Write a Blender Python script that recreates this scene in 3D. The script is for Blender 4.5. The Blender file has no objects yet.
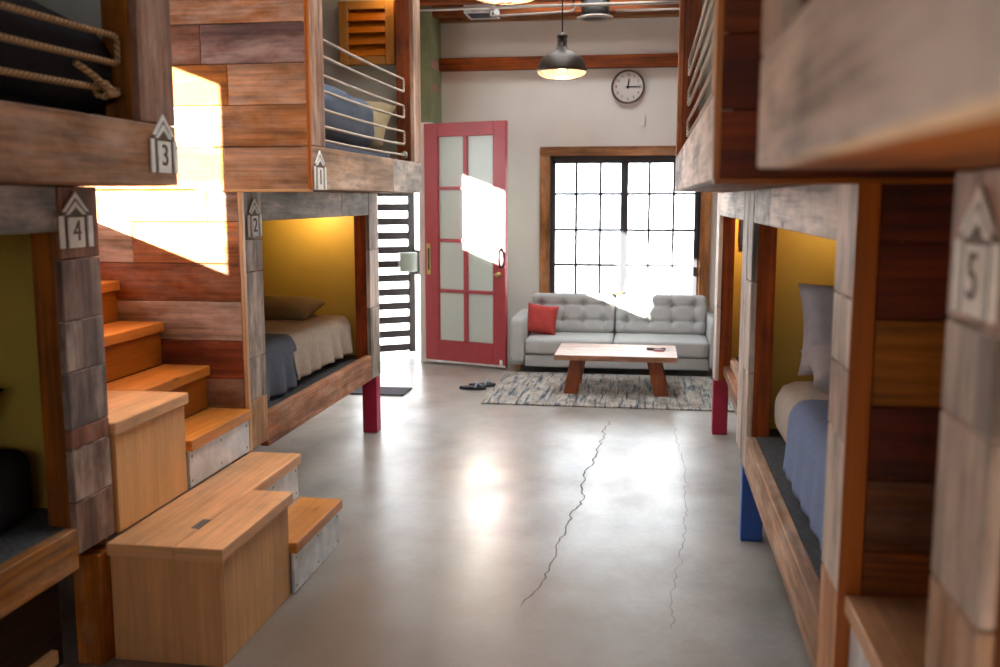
import bpy, bmesh, math, random
from mathutils import Vector, Matrix, noise
random.seed(7)
S = bpy.context.scene
COL = S.collection
PI = math.pi

# ---------------------------------------------------------------- materials
MATS = {}
def newmat(name):
    m = bpy.data.materials.new(name); m.use_nodes = True
    nt = m.node_tree; nt.nodes.clear()
    out = nt.nodes.new('ShaderNodeOutputMaterial')
    MATS[name] = m
    return m, nt, out
def N(nt, t, **kw):
    n = nt.nodes.new(t)
    for k, v in kw.items(): setattr(n, k, v)
    return n
def L(nt, a, b): nt.links.new(a, b)
def bsdf(nt, out, color=(.8,.8,.8), rough=.5, metal=0, spec=.5, coat=0):
    b = N(nt, 'ShaderNodeBsdfPrincipled')
    b.inputs['Base Color'].default_value = (*color, 1); b.inputs['Roughness'].default_value = rough
    b.inputs['Metallic'].default_value = metal; b.inputs['Specular IOR Level'].default_value = spec
    b.inputs['Coat Weight'].default_value = coat
    L(nt, b.outputs[0], out.inputs[0]); return b
def mixc(nt, fac, a, b, mode='MIX'):
    n = N(nt, 'ShaderNodeMix', data_type='RGBA', blend_type=mode)
    for s, v in ((n.inputs[0], fac), (n.inputs[6], a), (n.inputs[7], b)):
        if hasattr(v, 'is_output'): L(nt, v, s)
        else: s.default_value = v if isinstance(v, (int, float)) else (*v, 1)
    return n.outputs[2]
def noise_tex(nt, vec, scale3, scale=1., detail=5, rough=.6, loc=(0,0,0)):
    mp = N(nt, 'ShaderNodeMapping'); mp.inputs['Scale'].default_value = scale3; mp.inputs['Location'].default_value = loc
    L(nt, vec, mp.inputs[0])
    n = N(nt, 'ShaderNodeTexNoise'); n.inputs['Scale'].default_value = scale
    n.inputs['Detail'].default_value = detail; n.inputs['Roughness'].default_value = rough
    L(nt, mp.outputs[0], n.inputs['Vector']); return n.outputs[0]
def ramp(nt, fac, stops, interp='LINEAR'):
    r = N(nt, 'ShaderNodeValToRGB'); r.color_ramp.interpolation = interp
    e = r.color_ramp.elements
    while len(e) < len(stops): e.new(.5)
    for i, (p, c) in enumerate(stops):
        e[i].position = p
        e[i].color = (*c, 1) if not isinstance(c, (int, float)) else (c, c, c, 1)
    L(nt, fac, r.inputs[0]); return r.outputs[0]
def bump(nt, b, h, strength=.3, dist=.01):
    n = N(nt, 'ShaderNodeBump'); n.inputs['Strength'].default_value = strength; n.inputs['Distance'].default_value = dist
    L(nt, h, n.inputs['Height']); L(nt, n.outputs[0], b.inputs['Normal'])

def wood(name, contrast=1., rough=.6, knots=True, spec=.35, bmp=.35):
    m, nt, out = newmat(name); b = bsdf(nt, out, rough=rough, spec=spec)
    uv = N(nt, 'ShaderNodeUVMap').outputs[0]
    at = N(nt, 'ShaderNodeAttribute', attribute_name='tone')
    g1 = noise_tex(nt, uv, (2.2, 55, 1), 1, 6, .62)
    g2 = noise_tex(nt, uv, (1.3, 8, 1), 1, 4, .55, (3.1, 7.7, 0))
    g3 = noise_tex(nt, uv, (6, 16, 1), 1, 5, .65, (9, 1, 0))
    k = 1.0 * contrast
    m1 = ramp(nt, g1, ((.30, 1 - .62*k), (.70, 1 + .26*k)))
    m2 = ramp(nt, g2, ((.30, 1 - .58*k), (.66, 1 + .28*k)))
    g4 = noise_tex(nt, uv, (5, 5.5, 1), 1, 6, .68, (2, 14, 0)); m4 = ramp(nt, g4, ((.28, 1 - .5*k), (.5, 1.), (.72, 1 + .12*k)))
    c = mixc(nt, 1., at.outputs['Color'], m1, 'MULTIPLY')
    c = mixc(nt, 1., c, m2, 'MULTIPLY')
    c = mixc(nt, 1., c, m4, 'MULTIPLY')
    # weathered grey patches, by the amount in the alpha of the tone
    w = ramp(nt, g3, ((.36, 0.), (.62, 1.)))
    w2 = ramp(nt, g2, ((.40, 0.15), (.60, 1.)))
    mu = N(nt, 'ShaderNodeMath', operation='MULTIPLY'); L(nt, w, mu.inputs[0]); L(nt, at.outputs['Alpha'], mu.inputs[1])
    mu2 = N(nt, 'ShaderNodeMath', operation='MULTIPLY'); L(nt, mu.outputs[0], mu2.inputs[0]); L(nt, w2, mu2.inputs[1])
    c = mixc(nt, mu2.outputs[0], c, (.62, .54, .47))
    if knots:
        mp = N(nt, 'ShaderNodeMapping'); mp.inputs['Scale'].default_value = (2.1, 6.5, 1); L(nt, uv, mp.inputs[0])
        v = N(nt, 'ShaderNodeTexVoronoi'); v.inputs['Scale'].default_value = 1.; L(nt, mp.outputs[0], v.inputs['Vector'])
        kn = ramp(nt, v.outputs['Distance'], ((.02, .75), (.10, 0.)))
        c = mixc(nt, kn, c, (.07, .034, .016))
    hs = N(nt, 'ShaderNodeHueSaturation'); hs.inputs['Hue'].default_value = .492; hs.inputs['Saturation'].default_value = 1.28; hs.inputs['Value'].default_value = 1.18; L(nt, c, hs.inputs['Color'])
    L(nt, hs.outputs[0], b.inputs['Base Color'])
    bump(nt, b, g1, bmp, .004)
    return m
wood('reclaimed_wood', 1., .62)
wood('planed_wood', .42, .42, True, .45, .12)
wood('plywood', .28, .5, False, .4, .06)
wood('walnut_wood', .7, .4, False, .5, .15)

def plain(name, color, rough=.5, metal=0, spec=.5, nscale=0, namt=.12, bmp=0, coat=0):
    m, nt, out = newmat(name); b = bsdf(nt, out, color, rough, metal, spec, coat)
    if nscale:
        tc = N(nt, 'ShaderNodeTexCoord').outputs['Object']
        n = noise_tex(nt, tc, (1, 1, 1), nscale, 4, .6)
        f = ramp(nt, n, ((.3, 1 - namt), (.7, 1 + namt*.6)))
        L(nt, mixc(nt, 1., color, f, 'MULTIPLY'), b.inputs['Base Color'])
        if bmp: bump(nt, b, n, bmp, .004)
    return m
plain('white_wall', (.77, .74, .69), .8, nscale=2.5, namt=.05, bmp=.03)
plain('green_paint', (.20, .23, .12), .6, nscale=9, namt=.2)
plain('pink_patch', (.42, .19, .15), .6)
plain('grey_panel', (.54, .53, .46), .7, nscale=5, namt=.08)
plain('yellow_panel', (.50, .34, .06), .55, nscale=4, namt=.08)
plain('red_door_paint', (.40, .05, .062), .42, nscale=7, namt=.12)
plain('red_leg_paint', (.42, .012, .05), .4, nscale=12, namt=.1)
plain('blue_leg_paint', (.025, .085, .36), .4, nscale=12, namt=.1)
plain('black_metal', (.025, .024, .025), .45, .6, nscale=20, namt=.2)
plain('steel_frame', (.055, .055, .065), .45, .3)
plain('gate_metal', (.055, .045, .055), .5, .2)
plain('bronze', (.04, .028, .02), .45, .4, nscale=14, namt=.3)
plain('clock_rim', (.11, .065, .05), .45, .2)
plain('brass', (.52, .38, .16), .35, .9)
plain('conduit', (.36, .32, .28), .4, .5)
plain('white_plastic', (.78, .76, .72), .4)
plain('lockbox_metal', (.40, .42, .46), .3, .7)
plain('galvanised', (.74, .79, .82), .42, .25, nscale=11, namt=.28, bmp=.1)
plain('felt', (.085, .088, .095), .95, spec=.1, nscale=60, namt=.45, bmp=.4)
plain('mat_fabric', (.10, .105, .125), .95, spec=.1, nscale=80, namt=.4, bmp=.4)
plain('sofa_fabric', (.48, .495, .49), .9, spec=.15, nscale=90, namt=.10, bmp=.15)
plain('sofa_button', (.42, .43, .44), .9, spec=.15)
plain('red_cushion_fabric', (.50, .07, .06), .85, spec=.15, nscale=70, namt=.15, bmp=.2)
plain('tan_sheet', (.50, .44, .37), .9, spec=.12, nscale=40, namt=.1, bmp=.1)
plain('blue_blanket', (.125, .15, .20), .92, spec=.1, nscale=50, namt=.15, bmp=.12)
plain('sky_blue_blanket', (.20, .27, .44), .92, spec=.1, nscale=50, namt=.12, bmp=.12)
plain('grey_pillow', (.44, .41, .42), .9, spec=.12, nscale=30, namt=.1, bmp=.1)
plain('olive_pillow', (.36, .29, .17), .9, spec=.12, nscale=30, namt=.1, bmp=.1)
plain('black_bedding', (.018, .016, .018), .9, spec=.12, nscale=30, namt=.2, bmp=.1)
plain('navy_cloth', (.03, .04, .075), .9, spec=.1, nscale=40, namt=.2)
plain('sign_white', (.86, .83, .78), .6, nscale=40, namt=.12)
plain('sign_brown', (.10, .062, .04), .6)
plain('clock_face', (.72, .69, .66), .5)
plain('rubber', (.03, .035, .05), .7)
plain('sandal_strap', (.30, .36, .44), .6)
plain('dark_table_item', (.05, .035, .04), .5)
plain('pink_item', (.45, .12, .14), .5)
plain('crack_fill', (.13, .115, .105), .9)
plain('ground_concrete', (.55, .54, .52), .9, nscale=2, namt=.1)
plain('dark_sole', (.015, .017, .025), .6)

def rope_mat(name, col):
    m, nt, out = newmat(name); b = bsdf(nt, out, col, .85, spec=.15)
    uv = N(nt, 'ShaderNodeUVMap').outputs[0]
    w = N(nt, 'ShaderNodeTexWave', wave_type='BANDS', bands_direction='DIAGONAL'); w.inputs['Scale'].default_value = 1.
    mp = N(nt, 'ShaderNodeMapping'); mp.inputs['Scale'].default_value = (34, 1.1, 1); L(nt, uv, mp.inputs[0]); L(nt, mp.outputs[0], w.inputs['Vector'])
    f = ramp(nt, w.outputs['Fac'], ((.1, .55), (.6, 1.1)))
    L(nt, mixc(nt, 1., col, f, 'MULTIPLY'), b.inputs['Base Color'])
    bump(nt, b, w.outputs['Fac'], .8, .004)
rope_mat('tan_rope', (.42, .25, .12))
rope_mat('white_rope', (.60, .52, .43))

def emit(name, col, st):
    m, nt, out = newmat(name); e = N(nt, 'ShaderNodeEmission')
    e.inputs[0].default_value = (*col, 1); e.inputs[1].default_value = st; L(nt, e.outputs[0], out.inputs[0])
emit('bulb_glow', (1, .86, .66), 7)
emit('bunk_lamp_glow', (1, .62, .22), 3)

def glass(name, tint=(.95,.97,.98), gloss=.5):
    m, nt, out = newmat(name)
    t = N(nt, 'ShaderNodeBsdfTransparent'); t.inputs[0].default_value = (*tint, 1)
    g = N(nt, 'ShaderNodeBsdfGlossy'); g.inputs['Roughness'].default_value = .03
    fr = N(nt, 'ShaderNodeFresnel'); fr.inputs[0].default_value = 1.45
    mu = N(nt, 'ShaderNodeMath', operation='MULTIPLY'); mu.inputs[1].default_value = gloss; L(nt, fr.outputs[0], mu.inputs[0])
    mx = N(nt, 'ShaderNodeMixShader'); L(nt, mu.outputs[0], mx.inputs[0]); L(nt, t.outputs[0], mx.inputs[1]); L(nt, g.outputs[0], mx.inputs[2])
    L(nt, mx.outputs[0], out.inputs[0])
glass('window_glass')
def frosted(name, col, trans):
    m, nt, out = newmat(name); b = bsdf(nt, out, col, .25)
    tr = N(nt, 'ShaderNodeBsdfTranslucent'); tr.inputs[0].default_value = (*col, 1)
    mx = N(nt, 'ShaderNodeMixShader'); mx.inputs[0].default_value = trans
    L(nt, b.outputs[0], mx.inputs[1]); L(nt, tr.outputs[0], mx.inputs[2]); L(nt, mx.outputs[0], out.inputs[0])
frosted('frosted_glass', (.70, .78, .74), .3)
# the lens under the pendant shade: warm glass with a little glow of the bulb behind it
m, nt, out = newmat('lamp_lens')
tr = N(nt, 'ShaderNodeBsdfTransparent'); tr.inputs[0].default_value = (1, .74, .54, 1)
tl = N(nt, 'ShaderNodeBsdfTranslucent'); tl.inputs[0].default_value = (.9, .58, .40, 1)
mx = N(nt, 'ShaderNodeMixShader'); mx.inputs[0].default_value = .4
L(nt, tr.outputs[0], mx.inputs[1]); L(nt, tl.outputs[0], mx.inputs[2]); L(nt, mx.outputs[0], out.inputs[0])

# polished concrete
def noise_div(nt, v, k):
    d = N(nt, 'ShaderNodeMath', operation='DIVIDE'); L(nt, v, d.inputs[0]); d.inputs[1].default_value = k; return d.outputs[0]
m, nt, out = newmat('polished_concrete'); b = bsdf(nt, out, rough=.25, spec=.6)
tc = N(nt, 'ShaderNodeTexCoord').outputs['Object']
n1 = noise_tex(nt, tc, (1, 1, 1), .9, 5, .62); n2 = noise_tex(nt, tc, (1, .6, 1), 3.5, 6, .5, (4, 2, 0)); n3 = noise_tex(nt, tc, (1, 1, 1), 38, 4, .7)
c = ramp(nt, n1, ((.33, (.22, .18, .14)), (.5, (.30, .28, .255)), (.68, (.345, .345, .345))))
c = mixc(nt, 1., c, ramp(nt, n2, ((.1, .55), (.5, 1.), (.9, 1.28))), 'MULTIPLY')
c = mixc(nt, 1., c, ramp(nt, n3, ((.3, .90), (.7, 1.08))), 'MULTIPLY')
mp = N(nt, 'ShaderNodeMapping'); mp.inputs['Location'].default_value = (1.0, -2.9, 0); L(nt, tc, mp.inputs[0])   # brown stain by the stairs, with their warm reflection painted in
ln = N(nt, 'ShaderNodeVectorMath', operation='LENGTH'); L(nt, mp.outputs[0], ln.inputs[0])
ad = N(nt, 'ShaderNodeMath', operation='MULTIPLY_ADD'); ad.inputs[1].default_value = 1.1; L(nt, n1, ad.inputs[0]); L(nt, ln.outputs['Value'], ad.inputs[2])
c = mixc(nt, ramp(nt, noise_div(nt, ad.outputs[0], 3.0), ((.25, .85), (.75, 0.))), c, (.15, .10, .065))
L(nt, c, b.inputs['Base Color'])
L(nt, ramp(nt, n2, ((.1, .42), (.9, .24))), b.inputs['Roughness'])
bump(nt, b, n2, .06, .01)

# woven rug
m, nt, out = newmat('rag_rug'); b = bsdf(nt, out, rough=.95, spec=.1)
tc = N(nt, 'ShaderNodeTexCoord').outputs['Object']
r1 = noise_tex(nt, tc, (34, 1.9, 1), 1, 4, .75); r2 = noise_tex(nt, tc, (11, 5, 1), 1, 2, .6, (5, 5, 0))
c = ramp(nt, r1, ((.0, (.07, .08, .095)), (.38, (.15, .175, .205)), (.445, (.32, .33, .34)), (.49, (.56, .50, .42)), (.54, (.30, .23, .18)), (.575, (.58, .54, .47)), (.63, (.20, .225, .26))), 'CONSTANT')
c = mixc(nt, 1., c, ramp(nt, r2, ((.3, .42), (.7, 1.0))), 'MULTIPLY')
L(nt, c, b.inputs['Base Color']); bump(nt, b, r1, .5, .006)

# ---------------------------------------------------------------- mesh helpers
class MB:
    def __init__(s):
        s.bm = bmesh.new(); s.uv = s.bm.loops.layers.uv.new('UVMap'); s.tone = s.bm.loops.layers.float_color.new('tone')
        s.mats = []; s.mi = 0
    def mat(s, name):
        if name not in s.mats: s.mats.append(name)
        s.mi = s.mats.index(name); return s
    def paint(s, faces, axis=0, tone=(.4,.3,.2,0), M=None, off=None):
        off = (random.uniform(0, 40), random.uniform(0, 40)) if off is None else off
        Mi = M.inverted() if M else None
        for f in faces:
            f.material_index = s.mi
            n = f.normal if Mi is None else (Mi.to_3x3() @ f.normal)
            for l in f.loops:
                p = l.vert.co if Mi is None else Mi @ l.vert.co
                o = [i for i in range(3) if i != axis]
                u = p[axis]; v = p[o[0]] + p[o[1]]
                if abs(n[axis]) > .7: u, v = p[o[0]]*.25, p[o[1]]
                l[s.uv].uv = (u + off[0], v + off[1]); l[s.tone] = tone
    def box(s, x0, x1, y0, y1, z0, z1, axis=0, tone=(.4,.3,.2,0), bev=.003, M=None, seg=1):
        lo = (min(x0,x1), min(y0,y1), min(z0,z1)); hi = (max(x0,x1), max(y0,y1), max(z0,z1))
        size = [hi[i]-lo[i] for i in range(3)]; cen = [(hi[i]+lo[i])/2 for i in range(3)]
        r = bmesh.ops.create_cube(s.bm, size=1, matrix=Matrix.Translation(cen) @ Matrix.Diagonal((*size, 1)))
        vs = r['verts']; es = list({e for v in vs for e in v.link_edges}); bv = min(bev, min(size)*.3)
        fs = set(f for v in vs for f in v.link_faces)
        if bv > 0:
            rb = bmesh.ops.bevel(s.bm, geom=es, offset=bv, segments=seg, profile=.5, affect='EDGES')
            fs = set(rb['faces']) | {f for v in rb['verts'] for f in v.link_faces}
            vs = list({v for f in fs for v in f.verts})
        fs = list(fs)
        for f in fs: f.normal_update()
        s.paint(fs, axis, tone)
        if M is not None: bmesh.ops.transform(s.bm, matrix=M, verts=vs)
        return vs
    def prism(s, pts, a, b, M=None, tone=(.4,.3,.2,0), axis=0, bev=0):
        """polygon pts in local (x,z), extruded along local y from a to b"""
        va = [s.bm.verts.new((p[0], a, p[1])) for p in pts]; vb = [s.bm.verts.new((p[0], b, p[1])) for p in pts]
        n = len(pts); fs = [s.bm.faces.new(va), s.bm.faces.new(vb[::-1])]
        for i in range(n): fs.append(s.bm.faces.new((va[i], vb[i], vb[(i+1) % n], va[(i+1) % n])))
        bmesh.ops.recalc_face_normals(s.bm, faces=fs)
        vs = va + vb
        if bev > 0:
            es = list({e for v in vs for e in v.link_edges})
            rb = bmesh.ops.bevel(s.bm, geom=es, offset=bev, segments=1, affect='EDGES')
            fs = list(set(rb['faces']) | {f for v in rb['verts'] for f in v.link_faces}); vs = list({v for f in fs for v in f.verts})
        for f in fs: f.normal_update()
        s.paint(fs, axis, tone)
        if M is not None: bmesh.ops.transform(s.bm, matrix=M, verts=vs)
    def tube(s, pts, r, n=8, tone=(.4,.3,.2,0), cap=True, smooth=True):
        pts = [Vector(p) for p in pts]; rr = r if isinstance(r, (list, tuple)) else [r]*len(pts)
        rings = []; fs = []; prev = None; acc = 0; us = []
        for i, p in enumerate(pts):
            d = (pts[min(i+1, len(pts)-1)] - pts[max(i-1, 0)]).normalized()
            if prev is None: a = d.orthogonal().normalized()
            else: a = (prev - d*prev.dot(d)).normalized()
            prev = a; c = d.cross(a)
            rings.append([s.bm.verts.new(p + (a*math.cos(2*PI*k/n) + c*math.sin(2*PI*k/n))*rr[i]) for k in range(n)])
            if i: acc += (p - pts[i-1]).length
            us.append(acc)
        for i in range(len(pts)-1):
            for k in range(n):
                f = s.bm.faces.new((rings[i][k], rings[i][(k+1) % n], rings[i+1][(k+1) % n], rings[i+1][k])); f.smooth = smooth
                f.material_index = s.mi; vv = (k/n, (k+1)/n, (k+1)/n, k/n); uu = (us[i], us[i], us[i+1], us[i+1])
                for j, l in enumerate(f.loops): l[s.uv].uv = (uu[j], vv[j]); l[s.tone] = tone
        if cap:
            for rg in (rings[0][::-1], rings[-1]):
                f = s.bm.faces.new(rg); f.material_index = s.mi
                for l in f.loops: l[s.tone] = tone
    def lathe(s, prof, c, n=32, M=None, tone=(.4,.3,.2,0)):
        """profile (r,z) turned about a vertical line through c"""
        c = Vector(c); rings = []; vs = []
        for r, z in prof:
            if r < 1e-6: v = s.bm.verts.new(c + Vector((0,0,z))); rings.append([v]); vs.append(v)
            else:
                rg = [s.bm.verts.new(c + Vector((r*math.cos(2*PI*k/n), r*math.sin(2*PI*k/n), z))) for k in range(n)]; rings.append(rg); vs += rg
        fs = []
        for a, b in zip(rings, rings[1:]):
            for k in range(n):
                k2 = (k+1) % n
                if len(a) == 1 and len(b) == 1: continue
                if len(a) == 1: f = s.bm.faces.new((a[0], b[k], b[k2]))
                elif len(b) == 1: f = s.bm.faces.new((a[k], b[0], a[k2]))
                else: f = s.bm.faces.new((a[k], b[k], b[k2], a[k2]))
                f.smooth = True; f.material_index = s.mi; fs.append(f)
        bmesh.ops.recalc_face_normals(s.bm, faces=fs)
        for f in fs:
            for l in f.loops: l[s.tone] = tone
        if M is not None: bmesh.ops.transform(s.bm, matrix=M, verts=vs)
    def soft(s, size, cen, r=.05, cuts=14, wr=0., wscale=6., fn=None, M=None):
        """rounded soft box with wrinkles; fn(p,size) may displace in local coordinates"""
        g = bmesh.ops.create_cube(s.bm, size=1); vs = g['verts']
        bmesh.ops.subdivide_edges(s.bm, edges=s.bm.edges[:], cuts=cuts, use_grid_fill=True)
        vs = list(s.bm.verts)
        h = Vector(size)/2; sd = Vector((random.uniform(0,50), random.uniform(0,50), random.uniform(0,50)))
        for v in vs:
            p = Vector((v.co[i]*size[i] for i in range(3)))
            q = Vector((max(-(h[i]-r), min(h[i]-r, p[i])) for i in range(3)))
            d = p - q
            if d.length > 1e-6: p = q + d.normalized()*min(r, d.length if d.length < r else r)
            if fn: p = fn(p, h)
            if wr:
                nrm = Vector((p[i]/h[i]**1 for i in range(3))).normalized()
                p += nrm * wr * (noise.noise(p*wscale + sd) + .5*noise.noise(p*wscale*2.3 + sd))
            v.co = p
        fs = {f for v in vs for f in v.link_faces}
        for f in fs: f.smooth = True; f.normal_update()
        s.paint(fs, 0)
        bmesh.ops.transform(s.bm, matrix=(M or Matrix.Translation(cen)), verts=vs)
    def pillow(s, w, h, t, M, wr=.008, n=18):
        sd = Vector((random.uniform(0,50), random.uniform(0,50), 0)); fs = []
        def pos(i, j, sg):
            u = 2*i/n - 1; v = 2*j/n - 1
            th = (max(0, 1-u**4)*max(0, 1-v**4))**.55
            pin = 1 - .07*(1 - abs(u)**2)*abs(v)**3; pin2 = 1 - .07*(1 - abs(v)**2)*abs(u)**3
            p = Vector((u*w/2*pin2, v*h/2*pin, sg*th*t/2))
            p.z += sg*wr*noise.noise(Vector((u*2.5, v*2.5, sg*3)) + sd)*(th**.5) + wr*.8*noise.noise(Vector((u*5, v*5, sg*3)) + sd)*th
            return M @ p
        top = [[s.bm.verts.new(pos(i, j, 1)) for j in range(n+1)] for i in range(n+1)]
        bot = [[top[i][j] if i in (0, n) or j in (0, n) else s.bm.verts.new(pos(i, j, -1)) for j in range(n+1)] for i in range(n+1)]
        for i in range(n):
            for j in range(n):
                for g, rev in ((top, False), (bot, True)):
                    q = [g[i][j], g[i+1][j], g[i+1][j+1], g[i][j+1]]
                    if rev: q.reverse()
                    try: f = s.bm.faces.new(q); f.smooth = True; f.material_index = s.mi; fs.append(f)
                    except ValueError: pass
        bmesh.ops.recalc_face_normals(s.bm, faces=fs)
    def build(s, name, parent=None, origin=None, kind=None, mat=None):
        if mat and not s.mats: s.mats.append(mat)
        me = bpy.data.meshes.new(name)
        if origin is None: origin = parent_world(parent) if parent else Vector((0,0,0))
        origin = Vector(origin)
        bmesh.ops.translate(s.bm, vec=-origin, verts=s.bm.verts)
        s.bm.to_mesh(me); s.bm.free()
        for n in s.mats: me.materials.append(MATS[n])
        o = bpy.data.objects.new(name, me); COL.objects.link(o)
        if parent:
            o.parent = parent; o.location = origin - parent_world(parent)
        else: o.location = origin
        if kind: o['kind'] = kind
        return o
def parent_world(o):
    v = Vector((0,0,0))
    while o: v += o.location; o = o.parent
    return v
def mb(mat): return MB().mat(mat)
def thing(name, label, cat, loc=(0,0,0), group=None):
    o = bpy.data.objects.new(name, None); COL.objects.link(o); o.location = loc; o.empty_display_size = .1
    tag(o, label, cat, group); return o
def tag(o, label, cat, group=None):
    o['label'] = label; o['category'] = cat
    if group: o['group'] = group
    return o
def lab(o, label): o['label'] = label; return o
def struct(m, name, parent=None): return m.build(name, parent, kind='structure')

def jit(t, a=.10):
    k = 1 + random.uniform(-a, a); return (t[0]*k, t[1]*k*(1+random.uniform(-.03,.03)), t[2]*k, t[3] if len(t) > 3 else 0)
# board tones (base colour of the board, weathering)
OR = (.40, .175, .07, .15); OL = (.47, .25, .12, .3); TAN = (.45, .27, .15, .35); PALE = (.48, .36, .26, .85); RED = (.26, .09, .05, .1)
DRED = (.125, .035, .017, 0); DBR = (.105, .045, .022, .05); BR = (.22, .105, .05, .2); GREY = (.27, .235, .20, .85); DGREY = (.13, .12, .11, .7); PURP = (.20, .12, .10, .35)
LT = (.62, .43, .26, 0); FIR = (.58, .315, .155, 0); PLY = (.56, .36, .215, 0); GB = (.30, .22, .17, .75); WHT = (.60, .535, .48, 1.)

# ---------------------------------------------------------------- setting
XL, XR, YB, YF, ZC = -2.75, 1.60, 8.85, -2.6, 3.02
floor = mb('polished_concrete'); floor.box(XL-.15, XR+.15, YF-.15, YB+.15, -.2, 0, bev=0); floor = struct(floor, 'floor')
def crack(pts, w, nm='crack'):
    c = mb('crack_fill'); L_, R_ = [], []
    dense = []
    for a, b2 in zip(pts, pts[1:]):
        a = Vector(a); b2 = Vector(b2); n = max(2, int((b2-a).length/.035))
        for i in range(n): dense.append(a.lerp(b2, i/n))
    dense.append(Vector(pts[-1]))
    for i, p in enumerate(dense):
        j = .022*noise.noise(Vector((p.x*9, p.y*9, 1))) + .016*noise.noise(Vector((p.x*31, p.y*31, 4)))
        ww = w*(.45 + .8*abs(noise.noise(Vector((p.x*14, p.y*14, 7)))))*(1 if 0 < i < len(dense)-1 else .1)
        L_.append(c.bm.verts.new((p.x+j-ww, p.y, .0008))); R_.append(c.bm.verts.new((p.x+j+ww, p.y, .0008)))
    for i in range(len(dense)-1): c.bm.faces.new((L_[i], R_[i], R_[i+1], L_[i+1]))
    return struct(c, nm, floor)
crack([(-.24,6.35),(-.27,5.55),(-.315,5.0),(-.30,4.6),(-.335,4.35),(-.34,4.15),(-.36,3.9),(-.36,3.66),(-.385,3.48),(-.43,3.3)], .0055)
crack([(.19,6.3),(.2,5.7),(.22,5.2),(.2,4.75),(.19,4.4),(.17,4.0),(.12,3.6),(.1,3.2)], .002)
crack([(-1.25,4.9),(-.95,4.75),(-.6,4.72),(-.33,4.75)], .002)

def wall_with_holes(axis, c0, c1, a0, a1, z0, z1, holes, mat, name):
    """wall slab: axis 'x' spans x (a), at y c0..c1; axis 'y' spans y, at x c0..c1"""
    w = mb(mat)
    def slab(u0, u1, v0, v1):
        if u1-u0 < 1e-4 or v1-v0 < 1e-4: return
        if axis == 'x': w.box(u0, u1, c0, c1, v0, v1, bev=0)
        else: w.box(c0, c1, u0, u1, v0, v1, bev=0)
    cur = a0
    for (h0, h1, v0, v1) in sorted(holes):
        slab(cur, h0, z0, z1); slab(h0, h1, z0, v0); slab(h0, h1, v1, z1); cur = h1
    slab(cur, a1, z0, z1)
    return struct(w, name)
WX0, WX1, WZ0, WZ1 = -.895, .445, .55, 1.84
wall_with_holes('x', YB, YB+.2, -1.9, XR, 0, 3.3, [(WX0, WX1, WZ0, WZ1)], 'white_wall', 'wall_back')
W2 = (2.86, 3.79, 1.52, 2.365); W3 = (6.14, 7.37, 1.46, 2.175); W_FILL = (-2.5, -1.5, .8, 2.5)
wall_with_holes('y', XL-.2, XL, YF, 8.65, 0, 3.3, [W2, W3, W_FILL], 'white_wall', 'wall_left')
wall_with_holes('y', XR, XR+.2, YF, YB+.2, 0, 3.3, [], 'white_wall', 'wall_right')
RW = (-.9, .9, 1.5, 2.3)
wall_with_holes('x', YF-.2, YF, XL-.2, XR+.2, 0, 3.3, [RW], 'white_wall', 'wall_front')
# entry recess at the left back corner, with a green painted wall above the doorway
wall_with_holes('x', 8.45, 8.65, XL, -1.9, 0, 3.3, [(XL+.02, -2.015, 0, 2.12)], 'green_paint', 'wall_entry')
j = mb('white_wall'); j.box(-1.9, -1.898, 8.45, 8.85, 0, 2.12, bev=0); j.box(-2.015, -1.9, 8.447, 8.45, 0, 2.12, bev=0); j.box(-1.95, -1.9, 8.65, 8.85, 0, 3.3, bev=0)
struct(j, 'trim_1')
j = mb('green_paint'); j.box(-1.9, -1.892, 8.45, 8.85, 2.12, 3.1, bev=0); j.mat('pink_patch')
for z in (2.42, 2.62): j.box(-1.893, -1.890, 8.48, 8.70, z-.03, z+.035, bev=0)
struct(j, 'trim_2')
j = mb('reclaimed_wood')
j.box(-1.9, XR, 8.765, YB, 2.597, 2.705, 0, (.25, .085, .035, 0)); struct(j, 'trim_3')
# ceiling with joists
ce = mb('reclaimed_wood')
y = YF
while y < YB:
    for (a, b2) in (((XL-.2, -1.25), (.05, XR+.2)) if 2.6 < y < 8.45 else ((XL-.2, XR+.2),)): ce.box(a, b2, y, min(y+.19, YB+.2), 3.22, 3.26, 0, jit((.24, .10, .05, .1)), 0)
    y += .2
SKY = (-1.25, .05, 2.8, 8.45)
for (a, b2, c, d) in ((XL-.2, SKY[0], YF-.2, YB+.2), (SKY[1], XR+.2, YF-.2, YB+.2), (SKY[0], SKY[1], YF-.2, SKY[2]), (SKY[0], SKY[1], SKY[3], YB+.2)): ce.box(a, b2, c, d, 3.262, 3.31, bev=0, tone=(.2,.1,.05,0))
ceil = struct(ce, 'ceiling')
q = mb('white_wall')     # roof light added over the aisle for fill; deep white shaft stops direct sun
q.box(SKY[0]-.05, SKY[0], SKY[2]-.05, SKY[3]+.05, 3.2, 3.95, bev=0); q.box(SKY[1], SKY[1]+.05, SKY[2]-.05, SKY[3]+.05, 3.2, 3.95, bev=0)
q.box(SKY[0], SKY[1], SKY[2]-.05, SKY[2], 3.2, 3.95, bev=0); q.box(SKY[0], SKY[1], SKY[3], SKY[3]+.05, 3.2, 3.95, bev=0)
o = struct(q, 'window_5'); q = mb('window_glass'); q.box(SKY[0], SKY[1], SKY[2], SKY[3], 3.90, 3.906, bev=0); q.build('pane', o)
y = 8.55
while y > YF+.2:
    q = mb('reclaimed_wood'); q.box(XL, XR, y-.05, y+.05, ZC, 3.22, 0, jit((.27, .10, .045, .1))); q.build('joist', ceil, kind='structure'); y -= .55
q = mb('reclaimed_wood'); q.box(-1.9, XR, 8.78, 8.85, 3.02, 3.22, 0, (.36, .22, .13, 0)); q.build('joist', ceil, kind='structure')
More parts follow.
